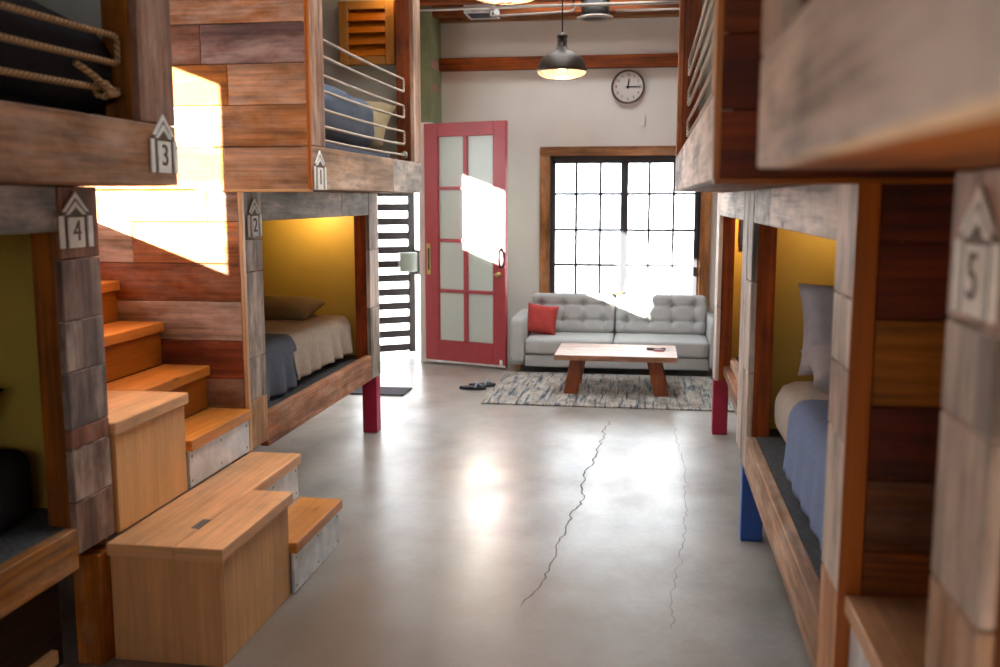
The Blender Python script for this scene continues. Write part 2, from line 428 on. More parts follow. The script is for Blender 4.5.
g = mb('ground_concrete'); g.box(-30, 30, YB+.2, 40, -.25, -.02, bev=0); struct(g, 'ground')

# window at the back: two dark steel casements, three panes wide, four high, in a timber surround
def steel_window():
    w = thing('window_1', 'wide dark steel window of two casements above the grey sofa', 'window', ((WX0+WX1)/2, YB, WZ0)); w['kind'] = 'structure'
    t = mb('reclaimed_wood'); A = (.40, .22, .115, .2)
    t.box(WX0-.09, WX0, YB-.03, YB+.05, WZ0-.05, WZ1, 2, A); t.box(WX1, WX1+.09, YB-.03, YB+.05, WZ0-.05, WZ1, 2, A)
    t.box(WX0-.09, WX1+.09, YB-.035, YB+.05, WZ1, WZ1+.082, 0, (.30, .16, .085, .2)); t.box(WX0-.09, WX1+.09, YB-.05, YB+.1, WZ0-.05, WZ0, 0, A)
    t.build('timber_surround', w)
    f = mb('steel_frame'); y0, y1 = YB+.03, YB+.085
    f.box(WX0, WX0+.018, y0, y1, WZ0, WZ1, bev=.002); f.box(WX1-.018, WX1, y0, y1, WZ0, WZ1, bev=.002)
    f.box(WX0, WX1, y0, y1, WZ1-.035, WZ1, bev=.002); f.box(WX0, WX1, y0, y1, WZ0, WZ0+.03, bev=.002)
    f.build('frame', w)
    mid = -.225
    for a, b2 in ((WX0+.018, mid), (mid, WX1-.018)):
        c = mb('steel_frame')
        for (p, q) in ((a, a+.03), (b2-.035, b2)): c.box(p, q, y0-.02, y1-.01, WZ0+.03, WZ1-.035, bev=.002)
        c.box(a, b2, y0-.02, y1-.01, WZ1-.065, WZ1-.035, bev=.002); c.box(a, b2, y0-.02, y1-.01, WZ0+.03, WZ0+.055, bev=.002)
        for k in (1, 2): xx = a + (b2-a)*k/3; c.box(xx-.011, xx+.011, y0-.015, y1-.02, WZ0+.04, WZ1-.04, bev=.001)
        for z in (1.504, 1.181, .864): c.box(a, b2, y0-.015, y1-.02, z-.011, z+.011, bev=.001)
        c = c.build('casement', w)
        p = mb('window_glass'); p.box(a+.01, b2-.01, y0+.012, y0+.018, WZ0+.04, WZ1-.045, bev=0); p.build('pane', c)
    h = mb('brass'); h.box(mid-.075, mid-.015, y0-.05, y0-.02, .60, .625, bev=.004); h.tube([(mid-.02,y0-.04,.61),(mid+.02,y0-.06,.64),(mid+.03,y0-.06,.74)], .008); h.build('latch', w)
    h = mb('steel_frame')
    for z in (1.80,): h.box(mid-.08, mid-.01, y0-.045, y0-.02, z-.012, z+.012, bev=.003); h.box(mid+.01, mid+.05, y0-.045, y0-.02, z-.012, z+.012, bev=.003)
    h.box(WX1-.06, WX1-.045, y0-.05, y0-.02, .78, .86, bev=.003)
    h.build('hardware', w)
    return w
steel_window()
def side_window(n, hole):
    y0, y1, z0, z1 = hole
    f = mb('reclaimed_wood'); x0, x1 = XL-.06, XL+.01
    f.box(x0, x1, y0-.05, y0, z0-.05, z1+.05, 2, BR); f.box(x0, x1, y1, y1+.05, z0-.05, z1+.05, 2, BR)
    f.box(x0, x1, y0, y1, z1, z1+.05, 1, BR); f.box(x0, x1, y0, y1, z0-.05, z0, 1, BR)
    o = struct(f, f'window_{n}')
    p = mb('window_glass'); p.box(XL-.12, XL-.114, y0, y1, z0, z1, bev=0); p.build('pane', o)
side_window(2, W2); side_window(3, W3); side_window(6, W_FILL)  # the last is an unseen extra, added to light the near right plank
f = mb('steel_frame'); x0, x1, z0, z1 = RW  # unseen window behind the camera, added for fill light
for k in range(5):
    xx = x0 + (x1-x0)*k/4; f.box(xx-.03, xx+.03, YF-.12, YF-.06, z0, z1, bev=0)
for z in (z0+.03, (z0+z1)/2, z1-.03): f.box(x0, x1, YF-.12, YF-.06, z-.03, z+.03, bev=0)
o = struct(f, 'window_4'); p = mb('window_glass'); p.box(x0, x1, YF-.1, YF-.094, z0, z1, bev=0); p.build('pane', o)

# ---------------------------------------------------------------- red glazed door standing open
def red_door():
    w, h, t = .80, 2.085, .045
    root = thing('door_1', 'red glazed door with eight frosted panes standing open by the white wall', 'door', (-1.955, 8.40, .02)); root['kind'] = 'structure'
    ang = -math.atan2(.27, .78); root.rotation_euler = (0, 0, ang)
    def fin(m, name, par=None):
        o = m.build(name, None, (0,0,0)); o.parent = par or root; o.location = (0,0,0); return o
    f = mb('red_door_paint')
    sl, sr, tp, bt = .135, .115, .115, .20
    f.box(0, sl, 0, t, 0, h, bev=.003); f.box(w-sr, w, 0, t, 0, h, bev=.003); f.box(sl, w-sr, 0, t, h-tp, h, bev=.003); f.box(sl, w-sr, 0, t, 0, bt, bev=.003)
    rows = [bt, .64, 1.08, 1.53, h-tp]; mid = (sl+w-sr)/2
    f.box(mid-.014, mid+.014, .004, t-.004, bt, h-tp, bev=.003)
    for z in rows[1:-1]: f.box(sl, w-sr, .004, t-.004, z-.014, z+.014, bev=.003)
    for a, b2 in ((sl, mid-.014), (mid+.014, w-sr)):     # glazing beads
        for z0, z1 in zip(rows, rows[1:]):
            f.box(a, a+.008, .008, t-.008, z0, z1, bev=0); f.box(b2-.008, b2, .008, t-.008, z0, z1, bev=0)
    fin(f, 'door_frame')
    for a, b2 in ((sl, mid-.012), (mid+.012, w-sr)):
        for z0, z1 in zip(rows, rows[1:]):
            p = mb('frosted_glass'); p.box(a+.002, b2-.002, .018, .026, z0+.002, z1-.002, bev=0); fin(p, 'pane')
    p = mb('brass'); p.box(.022, .062, -.006, .002, .78, 1.05, bev=.002)
    o = fin(p, 'pull_plate'); p = mb('black_metal'); p.box(.034, .050, -.008, -.004, .82, 1.01, bev=.001); fin(p, 'recess', o)
    p = mb('black_metal'); p.box(w-.055, w-.02, -.006, .002, .86, 1.06, bev=.003); p.tube([(w-.038,-.002,1.02),(w-.038,-.045,1.0),(w-.036,-.05,.93),(w-.038,-.03,.87),(w-.038,0,.87)], .009); fin(p, 'handle')
    p = mb('brass'); p.lathe([(0,-.03),(.022,-.028),(.024,-.004),(.024,.0)], (0,0,0), 16, Matrix.Translation((w-.06,.0,.80)) @ Matrix.Rotation(-PI/2,4,'X') ); p.box(w-.10, w-.03, -.04, -.028, .795, .807, bev=.003); fin(p, 'deadbolt')
    p = mb('galvanised'); p.box(.0, w, -.002, .001, .004, .02, bev=0); fin(p, 'kick_strip')
    p = mb('white_plastic'); p.lathe([(.0,0),(.014,0),(.014,.03),(.010,.05),(0,.05)], (w-.03,-.02,.02), 12); fin(p, 'door_stop')
red_door()

# ---------------------------------------------------------------- slatted gate in the doorway
def gate():
    a = Vector((-2.70, 8.50, 0)); b2 = Vector((-2.155, 8.86, 0)); W = (b2-a).length
    root = thing('metal_gate', 'dark metal gate of horizontal slats in the bright doorway left of the red door', 'gate', a)
    root.rotation_euler = (0, 0, math.atan2(b2.y-a.y, b2.x-a.x))
    def fin(m, name):
        o = m.build(name, None, (0,0,0)); o.parent = root; o.location = (0,0,0); return o
    f = mb('gate_metal'); f.box(0, .05, 0, .04, .03, 2.1, bev=.003); f.box(W-.06, W, 0, .04, .03, 2.1, bev=.003); fin(f, 'frame')
    z = .045
    while z < 2.05:
        s = mb('gate_metal'); s.box(.05, W-.06, .008, .032, z, z+.066, bev=.002); fin(s, 'slat'); z += .1305
    l = mb('lockbox_metal'); l.box(W-.17, W+.0, -.06, -.001, .79, .97, bev=.006); fin(l, 'lock_box')
    l = mb('gate_metal'); l.box(W-.002, W+.028, -.055, .035, .76, .99, bev=.003); fin(l, 'lock_guard')
gate()

# ---------------------------------------------------------------- text and number signs
def text_mesh(txt, size, thick):
    cu = bpy.data.curves.new('t', 'FONT'); cu.body = txt; cu.size = size; cu.extrude = thick/2; cu.align_x = 'CENTER'; cu.align_y = 'CENTER'
    ob = bpy.data.objects.new('t', cu); me = bpy.data.meshes.new_from_object(ob)
    bpy.data.objects.remove(ob); bpy.data.curves.remove(cu); return me
def sign(parent, x, s, y, z, num, label, w=.16, hb=.095, hr=.072):
    """house-shaped number sign on an aisle face; s=+1 when the face looks to +x"""
    # local (u right as seen, v up) -> world
    M = Matrix(((0, s, 0, x), (s, 0, 0, y), (0, 0, 1, z), (0, 0, 0, 1)))   # local x->world y*s, local y->world x*s
    t = .007
    m = mb('sign_brown'); m.prism([(-w*.5, 0), (w*.5, 0), (w*.5, hb), (w*.44, hb), (0, hb+hr*.98), (-w*.44, hb), (-w*.5, hb)], 0, .002, M)
    m.mat('sign_white')
    a = w*.5
    m.prism([(-a, .0), (-a+w*.13, .0), (-a+w*.13, hb), (-a, hb)], .002, t, M)
    m.prism([(a-w*.13, .0), (a, .0), (a, hb), (a-w*.13, hb)], .002, t, M)
    m.prism([(-w*.235, .0), (w*.235, .0), (w*.235, hb-.004), (-w*.235, hb-.004)], .002, t, M)
    def chev(base, top, hw, th):
        m.prism([(-hw, base), (0, top), (hw, base), (hw-th, base), (0, top-th*1.15), (-hw+th, base)], .002, t, M)
    chev(hb+.012, hb+hr, w*.40, w*.085); chev(hb+.004, hb+hr*.60, w*.30, w*.085)
    o = m.build('number_sign', parent); lab(o, label)
    me = text_mesh(num, hb*.92, .002)
    T = M @ Matrix(((1,0,0,0),(0,0,1,t+.001),(0,1,0,hb*.5),(0,0,0,1)))
    if s < 0: pass
    me.transform(T); me.transform(Matrix.Translation(-parent_world(o)))
    if T.determinant() < 0: me.flip_normals()
    me.materials.append(MATS['sign_brown'])
    n = bpy.data.objects.new('numeral', me); COL.objects.link(n); n.parent = o
    return o

# ---------------------------------------------------------------- bunks
def bunk(name_label, xf, s, y0, y1, up, low, base_loc):
    """timber bunk: xf aisle face of the lower berth, s=-1 left row / +1 right row"""
    root = thing('bunk_bed', name_label, 'bunk bed', base_loc, 'timber bunk beds')
    D = lambda d: xf + s*d
    def P(m, name, par=None): return m.build(name, par or root)
    # ---- lower berth
    pw = .2; zt = 1.49; zp = low.get('zpost', .36)
    def post_boards(ya, yb, zs, tones, d0, d1, name):
        q = mb('reclaimed_wood')
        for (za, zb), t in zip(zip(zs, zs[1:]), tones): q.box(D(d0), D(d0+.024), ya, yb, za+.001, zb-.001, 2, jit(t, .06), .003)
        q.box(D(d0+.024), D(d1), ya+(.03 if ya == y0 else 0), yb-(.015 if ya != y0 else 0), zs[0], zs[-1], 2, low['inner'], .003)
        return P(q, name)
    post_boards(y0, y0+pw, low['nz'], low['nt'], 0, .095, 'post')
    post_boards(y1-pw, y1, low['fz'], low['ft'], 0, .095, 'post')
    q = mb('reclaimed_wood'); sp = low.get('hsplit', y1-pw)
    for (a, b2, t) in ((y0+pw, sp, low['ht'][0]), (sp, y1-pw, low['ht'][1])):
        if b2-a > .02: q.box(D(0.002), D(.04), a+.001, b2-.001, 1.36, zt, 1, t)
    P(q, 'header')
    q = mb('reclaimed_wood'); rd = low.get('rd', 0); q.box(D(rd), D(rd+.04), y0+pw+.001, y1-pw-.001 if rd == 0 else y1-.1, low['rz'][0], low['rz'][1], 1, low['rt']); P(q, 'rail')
    q = mb('felt'); q.box(D(rd+.041), D(.30), y0+.04, y1-.04, .455, .485, bev=.002); P(q, 'ledge')
    q = mb('reclaimed_wood'); q.box(D(.05), D(1.06), y0+.03, y1-.03, .40, .454, 1, BR); P(q, 'platform')
    q = mb('yellow_panel'); q.box(D(.10), D(1.05), y1-.035, y1-.015, .40, zt-.005, bev=0); P(q, 'inner_panel')
    q = mb('yellow_panel'); q.box(D(1.045), D(1.06), y0+.03, y1-.03, .40, zt-.005, bev=0); P(q, 'back_panel')
    q = mb('reclaimed_wood'); q.box(D(.026), D(1.07), y1-.014, y1, .36, zt-.002, 1, BR); P(q, 'end_panel')
    # end of the berth with horizontal boards
    if low.get('rows'):
        q = mb('reclaimed_wood')
        for (za, zb, cells) in low['rows']:
            d = low.get('d0', .016); tot = 1.07 - d
            for (fr, t) in cells:
                q.box(D(d), D(d+tot*fr), y0-.0, y0+.028, za+.0012, zb-.0012, 0, jit(t, .05), .003); d += tot*fr
        q.box(D(.10), D(1.07), y0+.029, y0+.036, low['rows'][-1][0], zt-.004, 0, DBR, 0)
        P(q, 'end_panel')
        if 'edge' in low: q = mb('planed_wood'); q.box(D(-.001), D(.0155), y0-.004, y0+.02, low['rows'][-1][0], zt, 2, low['edge'], .002); lab(P(q, 'corner_trim'), low['edge_label'])
    else:
        q = mb('reclaimed_wood'); q.box(D(.03), D(1.07), y0, y0+.028, .36, zt-.002, 0, BR); P(q, 'end_panel')
    lw = .092
    for (ya, yb) in ((y0+.01, y0+.01+lw), (y1-lw-.005, y1-.005)):
        for k, d in enumerate((0.0, .96)):
            if ya < y0+.05 and not up: continue
            q = mb(low['leg']); q.box(D(d+.002), D(d+.002+lw), ya, yb, 0, zp if k == 0 else .40, 2, FIR if low['leg'] != 'reclaimed_wood' else OR, .004)
            o = P(q, 'leg')
            if low['leg_label']: lab(o, low['leg_label'])
    # lamp in the upper far corner
    if low.get('lamp'):
        lp = Vector((D(.34), y1-.34, zt-.075)); T = Matrix.Translation(lp) @ Matrix.Rotation(math.radians(-68), 4, 'X')
        q = mb('white_plastic'); q.lathe([(0,-.05),(.022,-.05),(.034,-.03),(.048,.03),(.045,.03),(.03,-.03),(0,-.035)], (0,0,0), 20, T); q.tube([lp + Vector((0,-.01,.02)), lp + Vector((0,-.02,.075))], .008, 8)
        q.mat('bunk_lamp_glow'); q.lathe([(0,.012),(.014,.004),(.02,-.012),(.01,-.034)], (0,0,0), 14, T); P(q, 'lamp')
        ld = bpy.data.lights.new('bunk_light', 'SPOT'); ld.energy = low['lamp']; ld.color = (1, .66, .30); ld.shadow_soft_size = .03; ld.spot_size = math.radians(150); ld.spot_blend = .6
        lo = bpy.data.objects.new('bunk_light', ld); COL.objects.link(lo); lo.location = lp + Vector((0, .045, -.018)); lo.rotation_euler = Vector((0, .93, -.37)).to_track_quat('-Z', 'Y').to_euler()
    # ---- upper berth
    if not up:
        q = mb('reclaimed_wood'); q.box(D(0), D(1.07), y0+.98, y1, zt+.002, zt+.06, 1, TAN); P(q, 'roof_board'); return root
    o_ = up['o']; U = lambda d: xf + s*(d - o_)
    ua, ub = up['y']; ztop = 2.93; dd = 1.07 + o_
    q = mb('reclaimed_wood'); q.box(U(.03), U(dd), ua+.03, ub-.0, zt+.001, zt+.05, 1, low.get('under', BR)); P(q, 'platform')
    q = mb('reclaimed_wood'); sp = up.get('split', ub)
    for (a, b2, t) in ((ua+up.get('pl0', 0), sp, up['pt'][0]), (sp, ub, up['pt'][1])):
        if b2-a > .02: q.box(U(0), U(.035), a+.001, b2-.001, zt+.003, up.get('pz', 1.665), 1, t)
    P(q, 'plank')
    def upost(ya, yb, t, tin, name='post'):
        q = mb('reclaimed_wood'); q.box(U(.0), U(.024), ya, yb, up.get('pz', 1.665)+.002, ztop, 2, t); q.box(U(.024), U(.105), ya+(.03 if ya == ua else 0), yb-(.012 if ya != ua else 0), zt+.05, ztop, 2, tin); P(q, name)
    upost(ua, ua+up['np'], *up['npt']); upost(ub-up['fp'], ub, *up['fpt'])
    q = mb('grey_panel'); q.box(U(.106), U(dd-.02), ub-.03, ub-.012, zt+.05, ztop, bev=0); P(q, 'inner_panel')
    q = mb('grey_panel'); q.box(U(dd-.018), U(dd-.005), ua+.03, ub-.03, zt+.05, ztop, bev=0); P(q, 'back_panel')
    q = mb('reclaimed_wood'); q.box(U(.03), U(dd), ub-.011, ub, zt+.002, ztop, 2, BR); P(q, 'end_panel')
    if up.get('rows'):
        q = mb('reclaimed_wood')
        for (za, zb, cells) in up['rows']:
            d = .0; tot = dd
            for (fr, t) in cells:
                q.box(U(d), U(d+tot*fr), ua-.002, ua+.028, za+.0012, zb-.0012, 0, jit(t, .05), .003); d += tot*fr
        P(q, 'end_panel')
        q = mb('planed_wood'); q.box(U(-.002), U(.012), ua-.006, ua+.02, zt, ztop, 2, up['edge'], .002); lab(P(q, 'corner_trim'), up['edge_label'])
        q = mb('planed_wood'); q.box(U(.0), U(o_+.2), ua-.006, ua+.02, zt-.008, zt+.004, 0, up['edge2'], .002); P(q, 'corner_trim')
    else:
        q = mb('reclaimed_wood'); q.box(U(.03), U(dd), ua, ua+.028, zt+.002, ztop, 2, BR); P(q, 'end_panel')
    return root

RL = [2.93, 2.75, 2.60, 2.46, 2.32, 2.153, 1.994, 1.83, 1.663, 1.492]
def rows(zs, cells): return [(zs[i+1], zs[i], cells[i]) for i in range(len(cells))]
u_rows = rows(RL, [[(1, OR)], [(.5, TAN), (.5, OR)], [(1, RED)], [(1, TAN)],
    [(1, (.38, .21, .115, .45))], [(.33, PURP), (.67, (.20, .095, .055, .2))], [(.25, TAN), (.75, (.44, .20, .075, .1))],
    [(.30, OL), (.70, (.62, .48, .36, 1.))], [(.27, TAN), (.73, (.46, .225, .10, .15))]])
LZ = [1.49, 1.36, 1.186, 1.027, .862, .699, .53, .36]
l_rows = rows(LZ, [[(.13, (.40, .24, .14, .5)), (.87, OL)], [(.45, (.50, .25, .13, .2)), (.55, PALE)], [(1, (.40, .19, .105, .25))],
    [(1, (.44, .33, .25, .85))], [(1, (.29, .115, .07, .1))], [(.5, (.26, .15, .10, .4)), (.5, BR)], [(1, BR)]])
LEFT_FAR = bunk('far left timber bunk with red legs, white rope rail and stairs at its end', -1.66, -1, 3.83, 5.87,
    dict(o=.30, y=(3.83, 5.78), pt=((.42, .27, .165, .55), (.20, .18, .155, .8)), split=5.12, np=.19, fp=.17, pz=1.668,
         npt=((.32, .20, .14, .5), BR), fpt=((.42, .28, .20, .7), (.23, .085, .045, .05)), rows=u_rows, edge=(.36, .16, .075, 0), edge_label='reddish brown edge strip', edge2=LT),
    dict(nz=[.39, .60, .78, 1.15, 1.285, 1.49], nt=[TAN, GREY, GREY, GREY, GREY], fz=[.36, .80, 1.15, 1.49], ft=[GREY, WHT, GREY],
         ht=((.33, .29, .25, 1.), (.12, .11, .10, .6)), hsplit=5.16, rz=(.36, .51), rt=(.40, .205, .115, .35), inner=(.27, .085, .04, 0), rows=l_rows, edge=(.66, .47, .29, 0), edge_label='pale edge strip',
         leg='red_leg_paint', leg_label='red painted leg', lamp=3.8), (-2.2, 4.85, 0))
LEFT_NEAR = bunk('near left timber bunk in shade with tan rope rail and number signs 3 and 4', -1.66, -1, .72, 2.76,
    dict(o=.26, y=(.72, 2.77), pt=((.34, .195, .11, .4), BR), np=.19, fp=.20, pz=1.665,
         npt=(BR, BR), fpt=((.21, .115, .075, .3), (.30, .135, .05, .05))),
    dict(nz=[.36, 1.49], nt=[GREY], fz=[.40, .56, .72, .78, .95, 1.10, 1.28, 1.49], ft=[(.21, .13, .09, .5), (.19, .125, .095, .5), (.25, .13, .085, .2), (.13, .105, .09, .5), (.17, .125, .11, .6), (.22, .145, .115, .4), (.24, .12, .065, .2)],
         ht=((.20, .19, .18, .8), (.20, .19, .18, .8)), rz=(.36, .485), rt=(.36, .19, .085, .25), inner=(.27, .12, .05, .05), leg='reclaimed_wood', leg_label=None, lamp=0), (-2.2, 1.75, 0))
rr = rows([1.49, 1.365, 1.21, 1.03, .875, .72, .54, .36], [[(1, DRED)], [(1, (.14, .042, .02, 0))], [(1, (.26, .105, .04, .05))], [(1, DRED)], [(1, DBR)], [(1, (.25, .095, .04, .05))], [(1, BR)]])
ur = rows([2.93, 2.6, 2.3, 2.1, 1.93, 1.78, 1.63, 1.492], [[(1, DRED)], [(1, RED)], [(1, (.17, .055, .025, 0))], [(1, DRED)], [(1, (.18, .06, .028, 0))], [(1, DRED)], [(1, (.17, .05, .022, 0))]])
RIGHT_MID = bunk('right timber bunk with blue legs and dark reddish board end', .41, 1, 2.05, 4.22,
    dict(o=.283, y=(2.05, 5.2), pt=(WHT, (.24, .225, .205, .8)), split=4.05, np=.16, fp=.13, pz=1.668,
         npt=((.45, .27, .16, .4), OR), fpt=((.30, .13, .07, .1), (.21, .075, .035, 0)), rows=ur, edge=(.40, .18, .075, 0), edge_label='orange brown edge strip', edge2=(.36, .14, .055, 0)),
    dict(nz=[.34, .62, .95, 1.10, 1.25, 1.49], nt=[TAN, WHT, (.42, .33, .29, .8), WHT, WHT], fz=[.34, .75, 1.12, 1.49], ft=[(.42, .33, .28, .8), WHT, GREY],
         ht=(WHT, (.22, .21, .20, .8)), hsplit=3.5, rz=(.335, .485), rt=(.44, .29, .19, .6), inner=(.29, .10, .045, 0), rows=rr, d0=.046,
         leg='blue_leg_paint', leg_label='blue painted leg', lamp=1.3), (.95, 3.1, 0))
q = mb('planed_wood'); q.box(.409, .455, 2.044, 2.0495, .36, 1.484, 2, (.36, .13, .05, 0), .001); lab(q.build('corner_board', RIGHT_MID), 'reddish brown board on the corner')
RIGHT_FAR = bunk('low right timber berth furthest back with red leg beside the sofa', .41, 1, 4.24, 6.15, None,
    dict(nz=[.36, 1.49], nt=[WHT], fz=[.36, .8, 1.49], ft=[WHT, WHT], ht=(WHT, WHT), rd=.09, rz=(.26, .49), rt=(.46, .33, .24, .7), inner=(.26, .095, .05, 0), leg='red_leg_paint', leg_label='red painted leg', lamp=8.), (.95, 5.2, 0))
RIGHT_NEAR = bunk('near right timber bunk close to the camera with broad grey plank and number 5 sign', .41, 1, -.75, 1.42,
    dict(o=.265, y=(-.75, 1.40), pt=((.56, .48, .43, 1.), WHT), np=.19, fp=.20, pz=1.64,
         npt=(BR, BR), fpt=((.45, .33, .25, .7), (.13, .06, .03, 0))),
    dict(nz=[.36, 1.49], nt=[GREY], fz=[.36, .62, .92, 1.16, 1.29, 1.49], ft=[(.42, .24, .13, .3), (.44, .29, .19, .5), (.36, .30, .27, .7), (.40, .34, .31, .8), (.38, .27, .21, .6)],
         ht=(GREY, GREY), rz=(.36, .485), rt=TAN, inner=(.13, .06, .03, 0), leg='reclaimed_wood', leg_label=None, lamp=0, under=(.26, .11, .04, 0)), (.95, .33, 0))

q = mb('reclaimed_wood'); q.box(-1.80, -1.82, .85, 2.66, 0, .40, 1, (.035, .02, .012, 0), .002); q.build('shade_board', LEFT_NEAR)  # near-black board added to stand for the shade under the bunk
q = mb('plywood'); q.box(-1.775, -1.80, .85, 2.60, .03, .075, 1, LT, .003); q.build('batten', LEFT_NEAR)
sign(LEFT_FAR, -1.36, 1, 3.927, 1.493, '1', 'white house shaped sign with number 1', .15, .094, .066)
sign(LEFT_FAR, -1.66, 1, 3.945, 1.297, '2', 'white house shaped sign with number 2', .145, .09, .07)
sign(LEFT_NEAR, -1.40, 1, 2.685, 1.528, '3', 'white house shaped sign with number 3', .155, .094, .072)
sign(LEFT_NEAR, -1.66, 1, 2.637, 1.312, '4', 'white house shaped sign with number 4', .165, .092, .07)
sign(RIGHT_NEAR, .41, -1, 1.297, 1.305, '5', 'weathered house shaped sign with number 5', .16, .093, .07)

# rope rails
def bez(pts, n=5):
    """rounded polyline"""
    out = [Vector(pts[0])]
    for a, b2, c in zip(pts, pts[1:], pts[2:]):
        a, b2, c = Vector(a), Vector(b2), Vector(c); r = .018
        p = b2 + (a-b2).normalized()*min(r, (a-b2).length/2); q2 = b2 + (c-b2).normalized()*min(r, (c-b2).length/2)
        for i in range(n+1): t = i/n; out.append(p*(1-t)**2 + b2*2*t*(1-t) + q2*t*t)
    out.append(Vector(pts[-1])); return out
def sag(a, b2, k=6, d=.006):
    a, b2 = Vector(a), Vector(b2); return [a.lerp(b2, i/k) - Vector((0, 0, d*4*(i/k)*(1-i/k))) for i in range(k+1)]
ZR = [2.135, 2.065, 1.985, 1.918, 1.84, 1.768, 1.708]
def zigzag(parent, xr, ya, yb, mat, rad, zs, joined_far_first=True):
    pts = []; fwd = True
    for i, z in enumerate(zs):
        s_ = sag((xr, ya, z), (xr, yb, z)); pts += s_ if fwd else s_[::-1]; fwd = not fwd
    r = mb(mat); r.tube(bez(pts, 4), rad, 8)
    e = pts[-1]; r.lathe([(0,-.022),(.016,-.016),(.02,0),(.016,.016),(0,.022)], e, 10)
    r.build('rope_rail', parent)
zigzag(LEFT_FAR, -1.41, 4.022, 5.565, 'white_rope', .0068, ZR)
zigzag(RIGHT_MID, .18, 2.215, 5.06, 'white_rope', .0068, ZR + [])
xr = -1.452; r = mb('tan_rope')
pts = sag((xr, .915, 1.893), (xr, 2.556, 1.893), 10, .01) + sag((xr, 2.556, 1.82), (xr, .915, 1.81), 10, .004) + sag((xr, .915, 1.745), (xr, 2.552, 1.748), 10, .01)
r.tube(bez(pts, 5), .0085, 10)
r.tube(bez([(xr, 2.552, 1.742), (xr+.012, 2.50, 1.732), (xr+.016, 2.46, 1.742)], 4), .0085, 8)
r.tube(bez([(xr-.01, 2.362, 1.80), (xr+.012, 2.41, 1.772), (xr+.018, 2.47, 1.742), (xr+.012, 2.49, 1.728)], 4), .0085, 8)
for k in range(3): r.tube([(xr+.02*math.cos(t*PI/6), 2.465+.006*k, 1.742+.019*math.sin(t*PI/6)) for t in range(13)], .0075, 7)
r.build('rope_rail', LEFT_NEAR)

# louvred timber vent on the end panel of the upper left berth
v = mb('planed_wood'); vx0, vx1, vz0, vz1, vy = -1.825, -1.49, 2.235, 2.60, 5.72
A = (.40, .235, .115, 0)
for (a, b2, c, d, ax) in ((vx0, vx0+.055, vz0, vz1, 2), (vx1-.055, vx1, vz0, vz1, 2), (vx0+.055, vx1-.055, vz0, vz0+.05, 0), (vx0+.055, vx1-.055, vz1-.05, vz1, 0)): v.box(a, b2, vy-.04, vy, c, d, ax, A)
v.box(vx0+.05, vx1-.05, vy-.008, vy-.002, vz0+.05, vz1-.05, 0, (.15, .05, .02, 0), 0)
v = v.build('vent', LEFT_FAR)
for k in range(4):
    z = vz0 + .05 + .0663*k + .033
    sl = mb('planed_wood'); sl.box(vx0+.055, vx1-.055, -.006, .006, -.036, .036, 0, jit((.40, .16, .055, 0)), .002, Matrix.Translation((0, vy-.022, z)) @ Matrix.Rotation(math.radians(-24), 4, 'X')); sl.build('louvre', v)
ld = bpy.data.lights.new('berth_light', 'POINT'); ld.energy = .6; ld.color = (1, .7, .3); ld.shadow_soft_size = .04
lo = bpy.data.objects.new('berth_light', ld); COL.objects.link(lo); lo.location = (-1.53, 5.62, 2.66)
q = mb('white_plastic'); q.lathe([(0, .03), (.03, .03), (.035, .0), (.03, 0)], (-1.53, 5.66, 2.68), 14); q.mat('bunk_lamp_glow'); q.lathe([(0, -.02), (.022, -.012), (.03, 0)], (-1.53, 5.66, 2.68), 14)
q.build('lamp', LEFT_FAR)

# ---------------------------------------------------------------- bedding
def mattress(label, size, cen, mat, r=.07, wr=.004):
    m = mb(mat); m.soft(size, cen, r, 12, wr, 5.); o = m.build('mattress', None, (cen[0], cen[1], cen[2]-size[2]/2)); return tag(o, label, 'mattress', 'mattresses in the berths')
def drape(label, x_out, x_in, ya, yb, ztop, zbot, mat, s, name='blanket', wr=.012, fold_amp=.018):
    """blanket laid over a mattress, falling over its aisle edge (x_out); s=+1 when the aisle lies to +x"""
    m = mb(mat); prof = []
    n1, n2, n3 = 10, 5, 12
    R_ = .06
    for i in range(n1+1): prof.append((x_in + (x_out - s*R_ - x_in)*i/n1, ztop))
    for i in range(1, n2+1): t = PI/2*i/n2; prof.append((x_out - s*R_ + s*R_*math.sin(t), ztop - R_ + R_*math.cos(t)))
    for i in range(1, n3+1): prof.append((x_out + s*.012*i/n3, ztop - R_ - (ztop-R_-zbot)*i/n3))
    ny = 34; grid = []; sd = random.uniform(0, 90)
    for jx in range(ny+1):
        y = ya + (yb-ya)*jx/ny; row = []
        for k, (x, z) in enumerate(prof):
            hang = max(0, (k - n1 - n2)/n3)
            f = wr*(noise.noise(Vector((x*4, y*7, z*2+sd))) + .3)
            fold = hang*fold_amp*math.sin(y*34 + 2.5*noise.noise(Vector((y*5, sd, 0)))) 
            row.append((x + s*(max(0, f)*(.4 if k > n1 else 0) + fold + .004), y + hang*.012*math.sin(z*20+sd), z + (max(0, f) if k <= n1+2 else 0) + .004 - (hang > .99)*.01*noise.noise(Vector((y*9, sd, 1)))))
        grid.append(row)
    T = .008
    up = [[m.bm.verts.new(p) for p in row] for row in grid]
    for a in range(ny):
        for k in range(len(prof)-1):
            f = m.bm.faces.new((up[a][k], up[a+1][k], up[a+1][k+1], up[a][k+1])); f.smooth = True
    m.bm.normal_update()
    if up[0][0].normal.z < 0: bmesh.ops.reverse_faces(m.bm, faces=m.bm.faces)
    o = m.build(name, None, ((x_out+x_in)/2, (ya+yb)/2, ztop)); md = o.modifiers.new('thickness', 'SOLIDIFY'); md.thickness = T; md.offset = 1
    return tag(o, label, 'blanket')
